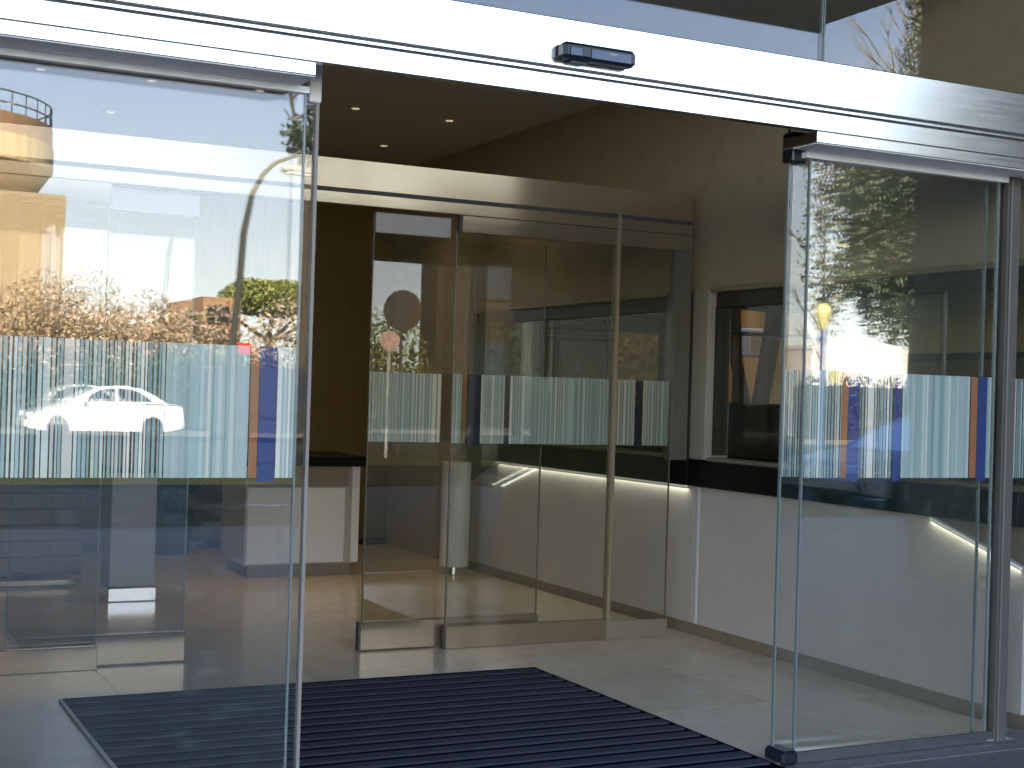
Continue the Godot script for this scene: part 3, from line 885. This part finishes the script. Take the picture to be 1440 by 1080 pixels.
# ---------- the office behind the counter and the added courtyard behind it ----------
func office_and_court() -> void:
	struct("office_floor", Vector3(4.82, -0.15, -9.5), Vector3(12.0, 0.0, -0.06), mats.skirt)
	struct("office_ceiling", Vector3(4.82, 2.75, -9.5), Vector3(12.0, 3.5, -0.06), mats.ceiling)
	struct("office_side_wall", Vector3(12.0, -0.15, -9.5), Vector3(12.2, 3.5, 0.1), mats.ochre_in)
	struct("office_front_wall", Vector3(4.98, 0.0, -0.20), Vector3(12.0, 2.75, -0.062), mats.taupe)
	var pt := thing("office_partition", "ochre office partition with a brown lower half behind the vestibule window", "partition")
	bx("upper_panel", Vector3(5.60, 1.66, -2.2), Vector3(5.68, 2.74, -0.22), mats.ochre_in, pt)
	bx("lower_panel", Vector3(5.59, 0.0, -2.2), Vector3(5.68, 1.62, -0.22), mats.wood, pt)
	bx("rail", Vector3(5.575, 1.62, -2.2), Vector3(5.68, 1.66, -0.22), mats.frame, pt)
	# rear wall with openings: piers, a low wall and a lintel
	struct("office_rear_wall", Vector3(4.82, -0.15, -9.7), Vector3(6.62, 3.5, -9.5), mats.ochre_in)
	struct("office_rear_wall", Vector3(7.14, -0.15, -9.7), Vector3(8.22, 3.5, -9.5), mats.ochre_in)
	struct("office_rear_wall", Vector3(8.92, -0.15, -9.7), Vector3(9.35, 3.5, -9.5), mats.ochre_in)
	struct("office_rear_wall", Vector3(11.4, -0.15, -9.7), Vector3(12.2, 3.5, -9.5), mats.taupe)
	struct("office_rear_lintel", Vector3(6.62, 2.45, -9.7), Vector3(11.4, 3.5, -9.5), mats.taupe)
	struct("office_rear_low_wall", Vector3(6.62, -0.15, -9.68), Vector3(9.35, 0.85, -9.52), mats.frame)
	struct("office_rear_low_wall", Vector3(9.35, -0.15, -9.68), Vector3(11.4, 1.34, -9.52), mats.groove)
	for wv in [[6.62, 7.14, "narrow office window onto green courtyard leaves", 0.85, 2.45], [8.22, 8.92, "office window onto yellow courtyard leaves", 0.85, 2.10], [9.35, 11.4, "wide office window onto dark courtyard trunks", 1.34, 2.45]]:
		var w := thing("courtyard_window", wv[2], "window", Vector3.ZERO, "windows in the rear wall of the office")
		var g := sb()
		quad(g, Vector3(wv[0], wv[3], -9.6), Vector3(wv[1], wv[3], -9.6), Vector3(wv[1], wv[4], -9.6), Vector3(wv[0], wv[4], -9.6), Vector3(0, 0, 1))
		obj("pane", g, mats.glass_in, w)
		for x in [wv[0], wv[1] - 0.04]:
			bx("jamb", Vector3(x, wv[3], -9.63), Vector3(x + 0.04, wv[4], -9.49), mats.frame, w)
		if wv[4] < 2.4:
			bx("head_panel", Vector3(wv[0], wv[4], -9.63), Vector3(wv[1], 2.45, -9.48), mats.frame, w)
		else:
			bx("transom_bar", Vector3(wv[0] + 0.04, 2.14, -9.63), Vector3(wv[1] - 0.04, 2.18, -9.49), mats.frame, w)
		if wv[1] > 10.0:
			bx("mullion", Vector3(9.93, wv[3], -9.63), Vector3(9.955, 2.14, -9.49), mats.trim, w)
	var b := thing("slatted_blind", "slatted blind hanging above the beige office wall", "blind", Vector3(0, 0, 0))
	for i in 6:
		bx("slat", Vector3(7.22, 1.98 + i * 0.055, -9.47), Vector3(8.20, 2.005 + i * 0.055, -9.43), mats.trim if i % 2 else mats.frame, b)
	var d := thing("dark_upright", "dark upright cable box beside the green office window", "post")
	bx("upright", Vector3(7.145, 1.60, -9.49), Vector3(7.23, 2.40, -9.42), mats.frame, d, 0.004)
	var l := thing("wall_note", "small pale card pinned to the office wall", "card")
	bx("card", Vector3(7.72, 1.62, -9.492), Vector3(7.78, 1.76, -9.488), mats.white, l)
	var a := thing("air_conditioner", "pale box unit on the courtyard wall behind the office", "air conditioner", Vector3(12.3, 2.0, -12.4))
	bx("case", Vector3(-0.25, 0.0, -0.15), Vector3(0.25, 0.4, 0.15), mats.white, a, 0.02)
	bx("grille", Vector3(-0.2, 0.05, 0.15), Vector3(0.12, 0.35, 0.16), mats.offwhite, a)
	# courtyard, made up: tall walls added on all sides to keep sky light out
	struct("courtyard_floor", Vector3(5.0, -0.15, -16.0), Vector3(15.0, 0.0, -9.7), mats.earth)
	struct("shading_court_wall", Vector3(4.8, -0.15, -16.2), Vector3(15.2, 10.5, -16.0), mats.ochre)
	struct("shading_court_wall", Vector3(4.8, -0.15, -16.0), Vector3(5.0, 10.5, -9.7), mats.ochre)
	struct("shading_court_wall", Vector3(15.0, -0.15, -16.0), Vector3(15.2, 10.5, -9.7), mats.ochre)
	struct("shading_court_wall", Vector3(12.2, -0.15, -9.7), Vector3(15.2, 10.5, -9.5), mats.ochre)
	var r := RandomNumberGenerator.new()
	r.seed = 91
	var v := thing("forked_tree", "dark forked tree trunk outside the wide office window", "tree", Vector3(11.4, 0, -11.2))
	var st := sb(true)
	tube(st, [Vector3(0, 0, 0), Vector3(-0.02, 0.9, 0), Vector3(-0.30, 1.9, 0), Vector3(-0.42, 2.9, 0.1), Vector3(-0.5, 4.2, 0.1)], [0.12, 0.10, 0.08, 0.07, 0.04], 8, false)
	tube(st, [Vector3(0, 0.8, 0), Vector3(0.16, 1.6, 0), Vector3(0.22, 2.4, 0.1), Vector3(0.2, 4.2, 0.1)], [0.10, 0.12, 0.12, 0.06], 8, false)
	obj("trunk", st, mats.bark_dark, v)
	var lf := sb()
	leaves(lf, [[Vector3(-0.2, 4.6, 0), Vector3(1.2, 0.9, 1.0)]], 1200, 0.09, [Vector3(0.08, 0.09, 0.02)], r)
	obj("crown", lf, mats.leaf, v)
	for g in [["yellow_shrub", "yellow leaved shrub outside the office", Vector3(9.6, 0, -11.3), [Vector3(0.75, 0.46, 0.03), Vector3(0.6, 0.40, 0.03), Vector3(0.7, 0.58, 0.10)]], ["green_shrub", "olive green shrub outside the narrow office window", Vector3(7.5, 0, -11.3), [Vector3(0.24, 0.30, 0.03), Vector3(0.30, 0.33, 0.05)]]]:
		var s := thing(g[0], g[1], "shrub", g[2])
		var sl := sb()
		leaves(sl, [[Vector3(0, 1.5, 0), Vector3(0.8, 1.4, 0.5)]], 2600, 0.09, g[3], r)
		obj("foliage", sl, mats.leaf, s)
		var stem := sb(true)
		tube(stem, [Vector3.ZERO, Vector3(0.03, 0.8, 0), Vector3(0, 1.6, 0)], [0.04, 0.03, 0.015], 6, false)
		obj("stem", stem, mats.bark_dark, s)

# ---------- the street that the glass reflects ----------
func street() -> void:
	var r := RandomNumberGenerator.new()
	r.seed = 5
	saloon("white_hatchback_car", "white car on the far lane, reflected in the left striped pane", Vector3(5.02, -0.13, 33.0), mats.car_white)
	saloon("grey_saloon_car", "grey car on the near lane, reflected in the right pane", Vector3(12.6, -0.13, 11.2), mats.car_grey)
	van("delivery_van", "dark grey van parked beyond the lamp, behind the blue film bar of the left pane", Vector3(9.3, -0.13, 32.6), mats.car_dark)
	# round tower block with a railed top
	var t := thing("round_tower", "sandy brick corner building with a round railed top storey", "building", Vector3(3.6, 0, 49.4))
	var st := sb()
	cyl(st, Vector3(0, 8.75, 0), Vector3(0, 9.6, 0), 4.4, 4.4, 48)
	obj("balcony_band", st, mats.cream, t)
	st = sb()
	cyl(st, Vector3(0, 9.6, 0), Vector3(0, 10.3, 0), 4.35, 4.35, 48)
	obj("top_band", st, mats.tan_band, t)
	st = sb()
	cyl(st, Vector3(0, 7.6, 0), Vector3(0, 8.75, 0), 3.6, 4.38, 48)
	obj("flared_soffit", st, mats.cream, t)
	for y in [10.6, 11.0]:
		var ring := []
		var rad := []
		for i in 41:
			ring.append(Vector3(sin(TAU * i / 40.0) * 4.3, y, cos(TAU * i / 40.0) * 4.3))
			rad.append(0.03)
		st = sb(true)
		tube(st, ring, rad, 5, false)
		obj("hand_rail", st, mats.rail_dark, t)
	for i in 40:
		st = sb()
		var p := Vector3(sin(TAU * i / 40.0) * 4.3, 10.3, cos(TAU * i / 40.0) * 4.3)
		cyl(st, p, p + Vector3(0, 0.72, 0), 0.02, 0.02, 5)
		obj("baluster", st, mats.rail_dark, t)
	bx("lower_wall", Vector3(-9, 0, -4.0), Vector3(4.3, 7.6, 8), mats.brick, t)
	for fl in 2:
		for i in 4:
			var f := bx("window", Vector3(-8.4 + i * 2.5, 1.2 + fl * 3.2, -4.05), Vector3(-7.0 + i * 2.5, 2.8 + fl * 3.2, -3.99), mats.cream, t)
			bx("pane", Vector3(-8.3 + i * 2.5, 1.3 + fl * 3.2, -4.06), Vector3(-7.1 + i * 2.5, 2.7 + fl * 3.2, -4.05), mats.window_dark, f)
	# arched street lamp
	var lp := thing("street_lamp", "tall street lamp with an arched arm on the road island", "street lamp", Vector3(6.2, 0, 18.0))
	st = sb(true)
	tube(st, [Vector3(0, 0, 0), Vector3(0.0, 2.0, 0), Vector3(0.08, 3.0, 0), Vector3(0.12, 3.8, 0), Vector3(0.24, 4.45, 0), Vector3(0.42, 4.8, 0), Vector3(0.62, 5.0, 0), Vector3(0.95, 5.14, 0), Vector3(1.15, 5.14, 0)], [0.08, 0.065, 0.06, 0.055, 0.045, 0.04, 0.035, 0.03, 0.03], 10)
	obj("curved_pole", st, mats.pole, lp)
	bx("lamp_head", Vector3(0.72, 4.86, -0.10), Vector3(1.35, 4.97, 0.10), mats.offwhite, lp, 0.03)
	bx("lamp_glass", Vector3(0.80, 4.83, -0.08), Vector3(1.28, 4.862, 0.08), mats.headlight, lp, 0.01)
	bx("bracket", Vector3(1.0, 4.96, -0.03), Vector3(1.06, 5.14, 0.03), mats.pole, lp)
	# round road signs
	var s := thing("round_sign", "small pale round road sign on a thin white pole", "road sign", Vector3(10.58, 0, 17.0))
	st = sb()
	cyl(st, Vector3(0, 0, 0.04), Vector3(0, 2.3, 0.04), 0.035, 0.035, 10)
	obj("pole", st, mats.offwhite, s)
	st = sb()
	cyl(st, Vector3(0, 2.34, -0.01), Vector3(0, 2.34, 0.01), 0.21, 0.21, 28)
	obj("disc", st, mats.sign_pale, s)
	s = thing("round_sign", "large dark round sign disc above the small pale one", "road sign", Vector3(11.25, 0, 18.0))
	st = sb()
	cyl(st, Vector3(0, 0, 0.05), Vector3(0, 3.3, 0.05), 0.03, 0.03, 10)
	obj("pole", st, mats.sign_back, s)
	st = sb()
	cyl(st, Vector3(0, 3.03, -0.012), Vector3(0, 3.03, 0.012), 0.43, 0.43, 32)
	obj("disc", st, mats.sign_back, s)
	s = thing("kiosk_beacon", "blue post with a yellow lantern top near the street tree", "post", Vector3(17.4, 0, 17.2))
	st = sb()
	cyl(st, Vector3.ZERO, Vector3(0, 2.85, 0), 0.06, 0.06, 14)
	obj("post_shaft", st, mats.blue, s)
	st = sb(true)
	tube(st, [Vector3(0, 2.75, 0), Vector3(0, 2.85, 0), Vector3(0, 3.05, 0), Vector3(0, 3.2, 0), Vector3(0, 3.26, 0)], [0.06, 0.10, 0.15, 0.12, 0.03], 6)
	obj("lantern", st, mats.yellow, s)
	bx("yellow_plate", Vector3(0.06, 1.75, -0.13), Vector3(0.34, 2.0, -0.10), mats.yellow, s)
	s = thing("red_board", "small red signboard above the hedge across the road", "sign", Vector3(11.7, 0, 37.0))
	bx("board", Vector3(-0.3, 2.3, -0.03), Vector3(0.3, 2.62, 0.03), mats.red, s)
	for x in [-0.25, 0.2]:
		bx("leg", Vector3(x, -0.01, 0.03), Vector3(x + 0.05, 2.3, 0.08), mats.pole, s)
	# buildings beyond
	t = thing("brown_building", "low dark brown building across the road", "building", Vector3(0, 0, 0))
	bx("wall", Vector3(22.0, -0.16, 41.0), Vector3(34.6, 9.0, 42.6), mats.brown, t)
	bx("roof_edge", Vector3(21.9, 9.0, 40.8), Vector3(34.7, 9.3, 42.8), mats.frame, t)
	for fl in 2:
		for i in 4:
			var f := bx("window", Vector3(23.4 + i * 2.8, 1.4 + fl * 3.6, 40.95), Vector3(25.2 + i * 2.8, 3.4 + fl * 3.6, 41.02), mats.frame, t)
			bx("pane", Vector3(23.5 + i * 2.8, 1.5 + fl * 3.6, 40.93), Vector3(25.1 + i * 2.8, 3.3 + fl * 3.6, 40.95), mats.window_dark, f)
	t = thing("white_garage", "low sunlit white building behind the street tree", "building", Vector3(0, 0, 0))
	bx("wall", Vector3(35.3, -0.16, 40.0), Vector3(48.0, 3.45, 46.0), mats.render_white, t)
	bx("roof_edge", Vector3(35.28, 3.45, 39.98), Vector3(48.0, 3.6, 46.0), mats.render_white, t)
	bx("door", Vector3(43.0, -0.1, 39.95), Vector3(45.5, 2.4, 40.02), mats.offwhite, t)
	t = thing("apartment_block", "distant grey apartment block with dark balcony slots", "building", Vector3(0, 0, 0))
	bx("wall", Vector3(20.2, -0.16, 75.0), Vector3(22.4, 6.3, 84.0), mats.tan_band, t)
	for i in 4:
		bx("balcony", Vector3(20.4, 1.0 + i * 1.35, 74.6), Vector3(21.6, 1.75 + i * 1.35, 75.02), mats.window_dark, t)
	t = thing("white_apartment_block", "distant white apartment block left of the grey one", "building", Vector3(0, 0, 0))
	bx("wall", Vector3(14.6, -0.16, 82.0), Vector3(20.0, 5.6, 92.0), mats.render_white, t)
	for i in 5:
		bx("window", Vector3(15.0 + i * 1.1, 3.2, 81.95), Vector3(15.6 + i * 1.1, 4.4, 82.02), mats.window_dark, t)
	# trees
	var green := [Vector3(0.03, 0.05, 0.022), Vector3(0.045, 0.066, 0.032), Vector3(0.07, 0.088, 0.048)]
	var tan_ := [Vector3(0.32, 0.22, 0.125), Vector3(0.24, 0.16, 0.09), Vector3(0.36, 0.27, 0.16)]
	var pink := [Vector3(0.40, 0.26, 0.20), Vector3(0.32, 0.22, 0.15), Vector3(0.46, 0.34, 0.26), Vector3(0.2, 0.22, 0.1)]
	var pine := [Vector3(0.10, 0.13, 0.025), Vector3(0.14, 0.17, 0.035), Vector3(0.17, 0.18, 0.05)]
	tree("street_tree", "big dense evergreen street tree, bare twigs at its top, in front of the white building", Vector3(21.2, 0, 18.0), 3.0, 0.22,
		[[Vector3(-0.6, 6.0, 0), Vector3(1.9, 2.3, 1.9)], [Vector3(-1.2, 4.3, 0.2), Vector3(1.2, 1.2, 1.2)], [Vector3(-1.7, 6.6, -0.2), Vector3(1.0, 1.2, 1.0)], [Vector3(0.6, 4.6, 0), Vector3(1.8, 1.8, 1.8)], [Vector3(-2.4, 5.4, 0), Vector3(0.7, 0.9, 0.7)], [Vector3(-2.3, 3.9, 0), Vector3(0.7, 0.6, 0.7)], [Vector3(-1.0, 8.6, 0), Vector3(0.35, 0.5, 0.4)], [Vector3(-1.0, 3.3, 0), Vector3(1.1, 0.75, 1.0)], [Vector3(0.3, 3.2, 0), Vector3(1.0, 0.6, 0.9)], [Vector3(-0.2, 9.6, 0), Vector3(0.9, 1.2, 0.8)]], 46000, 0.072, green, 201, 3)
	var side := thing("pale_sapling", "slim young tree with pale sparse leaves left of the big street tree", "tree", Vector3(18.15, 0, 18.2))
	st = sb(true)
	tube(st, [Vector3.ZERO, Vector3(0.03, 2.4, 0), Vector3(-0.02, 7.4, 0)], [0.05, 0.035, 0.012], 6, false)
	for i in 16:
		branchy(st, Vector3(0, 2.2 + i * 0.3, 0), Vector3(r.randfn() * 0.7, 0.9, r.randfn() * 0.7).normalized(), 0.7, 0.018, 1, r, 0.5)
	obj("trunk", st, mats.bark, side)
	var sl := sb()
	leaves(sl, [[Vector3(0, 5.0, 0), Vector3(0.45, 2.4, 0.5)], [Vector3(0.25, 3.5, 0), Vector3(0.5, 0.8, 0.5)]], 750, 0.075, [Vector3(0.16, 0.17, 0.09), Vector3(0.22, 0.22, 0.13), Vector3(0.09, 0.11, 0.05)], r)
	obj("crown", sl, mats.leaf, side)
	var bare := thing("bare_poplar", "tall bare tree with pale twigs rising behind the street tree", "tree", Vector3(22.3, 0, 20.0))
	st = sb(true)
	tube(st, [Vector3.ZERO, Vector3(0.05, 5, 0), Vector3(0, 10, 0), Vector3(-0.1, 15, 0)], [0.25, 0.2, 0.13, 0.04], 8, false)
	for i in 70:
		branchy(st, Vector3(0, 3.5 + i * 0.165, 0), Vector3(r.randfn() * 0.4, 1.0, r.randfn() * 0.4).normalized(), 2.0, 0.035, 2, r, 0.35)
	obj("trunk", st, mats.trim, bare)
	var pine_far := [Vector3(0.17, 0.19, 0.03), Vector3(0.22, 0.24, 0.045), Vector3(0.13, 0.15, 0.03)]
	tree("umbrella_pine", "bright green round headed pine far across the road", Vector3(28.6, 0, 90.0), 5.0, 0.3, [[Vector3(0, 7.3, 0), Vector3(3.6, 1.3, 3.0)], [Vector3(-1.4, 7.9, 0), Vector3(1.5, 0.8, 1.5)], [Vector3(1.2, 8.0, 0), Vector3(1.6, 0.7, 1.5)]], 9000, 0.16, pine_far, 202, 0)
	tree("tall_pine", "tall dark pine with its tuft high above the street lamp", Vector3(14.3, 0, 39.0), 8.0, 0.14, [[Vector3(-0.3, 9.3, 0), Vector3(0.65, 0.7, 0.7)], [Vector3(0.5, 8.9, 0), Vector3(0.8, 0.7, 0.7)], [Vector3(0.3, 10.0, 0), Vector3(0.5, 0.5, 0.5)]], 900, 0.12, green, 203, 1)
	var spots := [[4.0, 38.0, 5.0, 301], [6.0, 37.0, 4.6, 302], [7.6, 39.0, 4.9, 303], [9.2, 38.0, 4.2, 304]]
	var names := ["tan autumn tree in front of the tower, leftmost of its row", "tan autumn tree in front of the tower, second of its row", "tan autumn tree beside the tower's right edge", "low tan autumn tree at the right end of its row"]
	for i in spots.size():
		var q = spots[i]
		tree("autumn_tree", names[i], Vector3(q[0], 0, q[1]), 1.8, 0.12, [[Vector3(0, q[2] * 0.62, 0), Vector3(1.2, q[2] * 0.36, 1.1)], [Vector3(0.5, q[2] * 0.5, 0), Vector3(0.9, q[2] * 0.3, 0.9)]], 4200, 0.08, tan_, q[3], 2, "autumn trees in front of the tower")
	var sx := [10.6, 12.2, 13.9, 15.7, 17.4]
	var snames := ["leftmost pinkish shrub of the roadside row", "second pinkish shrub from the left of the roadside row", "middle pinkish shrub of the roadside row", "fourth pinkish shrub of the roadside row", "rightmost pinkish shrub of the roadside row"]
	for i in sx.size():
		var sh := thing("roadside_shrub", snames[i], "shrub", Vector3(sx[i], 0, 40.0 + (i % 2)), "pinkish shrubs along the far pavement")
		var lf := sb()
		leaves(lf, [[Vector3(0, 1.9, 0), Vector3(1.2, 1.9 + 0.3 * (i % 3), 1.0)]], 2400, 0.09, pink, r)
		obj("foliage", lf, mats.leaf, sh)
		var stem := sb(true)
		tube(stem, [Vector3.ZERO, Vector3(0.05, 1.0, 0), Vector3(0, 2.2, 0)], [0.06, 0.05, 0.02], 6, false)
		obj("stem", stem, mats.bark, sh)
	var cn := thing("conifer", "small pointed conifer between the pale blocks and the shrubs", "tree", Vector3(13.4, 0, 50.0))
	var cl := sb()
	for k in 6:
		leaves(cl, [[Vector3(0, 1.0 + k * 0.55, 0), Vector3(1.0 - k * 0.15, 0.4, 1.0 - k * 0.15)]], 260, 0.12, pine, r)
	obj("crown", cl, mats.leaf, cn)
	st = sb(true)
	cyl(st, Vector3.ZERO, Vector3(0, 3.6, 0), 0.1, 0.03, 8)
	obj("trunk", st, mats.bark, cn)
	var hd := thing("green_hedge_tree", "leafy green tree behind the round road signs", "tree", Vector3(18.3, 0, 37.6))
	var hl := sb()
	leaves(hl, [[Vector3(0, 2.6, 0), Vector3(2.0, 1.7, 1.2)], [Vector3(0.3, 1.5, 0), Vector3(2.2, 1.5, 1.2)], [Vector3(-0.9, 4.2, 0), Vector3(0.5, 1.0, 0.5)]], 3000, 0.11, pine, r)
	obj("crown", hl, mats.leaf, hd)
	st = sb(true)
	cyl(st, Vector3.ZERO, Vector3(0, 2.6, 0), 0.12, 0.08, 8)
	obj("trunk", st, mats.bark, hd)
	var ch := thing("clipped_hedge", "dark clipped hedge in front of the white building", "hedge", Vector3(37.4, 0, 38.0))
	var chl := sb()
	for k in 7:
		leaves(chl, [[Vector3(-3.6 + k * 1.2, 1.2, 0), Vector3(0.9, 1.3, 0.5)]], 900, 0.09, [Vector3(0.025, 0.04, 0.015), Vector3(0.04, 0.055, 0.02)], r)
	obj("foliage", chl, mats.leaf, ch)
	bx("twig_core", Vector3(-4.2, 0.0, -0.2), Vector3(4.2, 2.0, 0.2), mats.bark_dark, ch)
	var lh := thing("long_hedge", "long clipped green hedge behind the white car on the far pavement", "hedge", Vector3(1.0, 0, 36.9))
	var lhl := sb()
	for k in 12:
		leaves(lhl, [[Vector3(0.5 + k, 1.2, 0), Vector3(0.75, 1.25, 0.45)]], 2000, 0.07, [Vector3(0.05, 0.07, 0.035), Vector3(0.075, 0.095, 0.05)], r)
	obj("foliage", lhl, mats.leaf, lh)
	bx("twig_core", Vector3(0.2, 0.0, 0.0), Vector3(11.8, 1.5, 0.12), mats.bark_dark, lh)
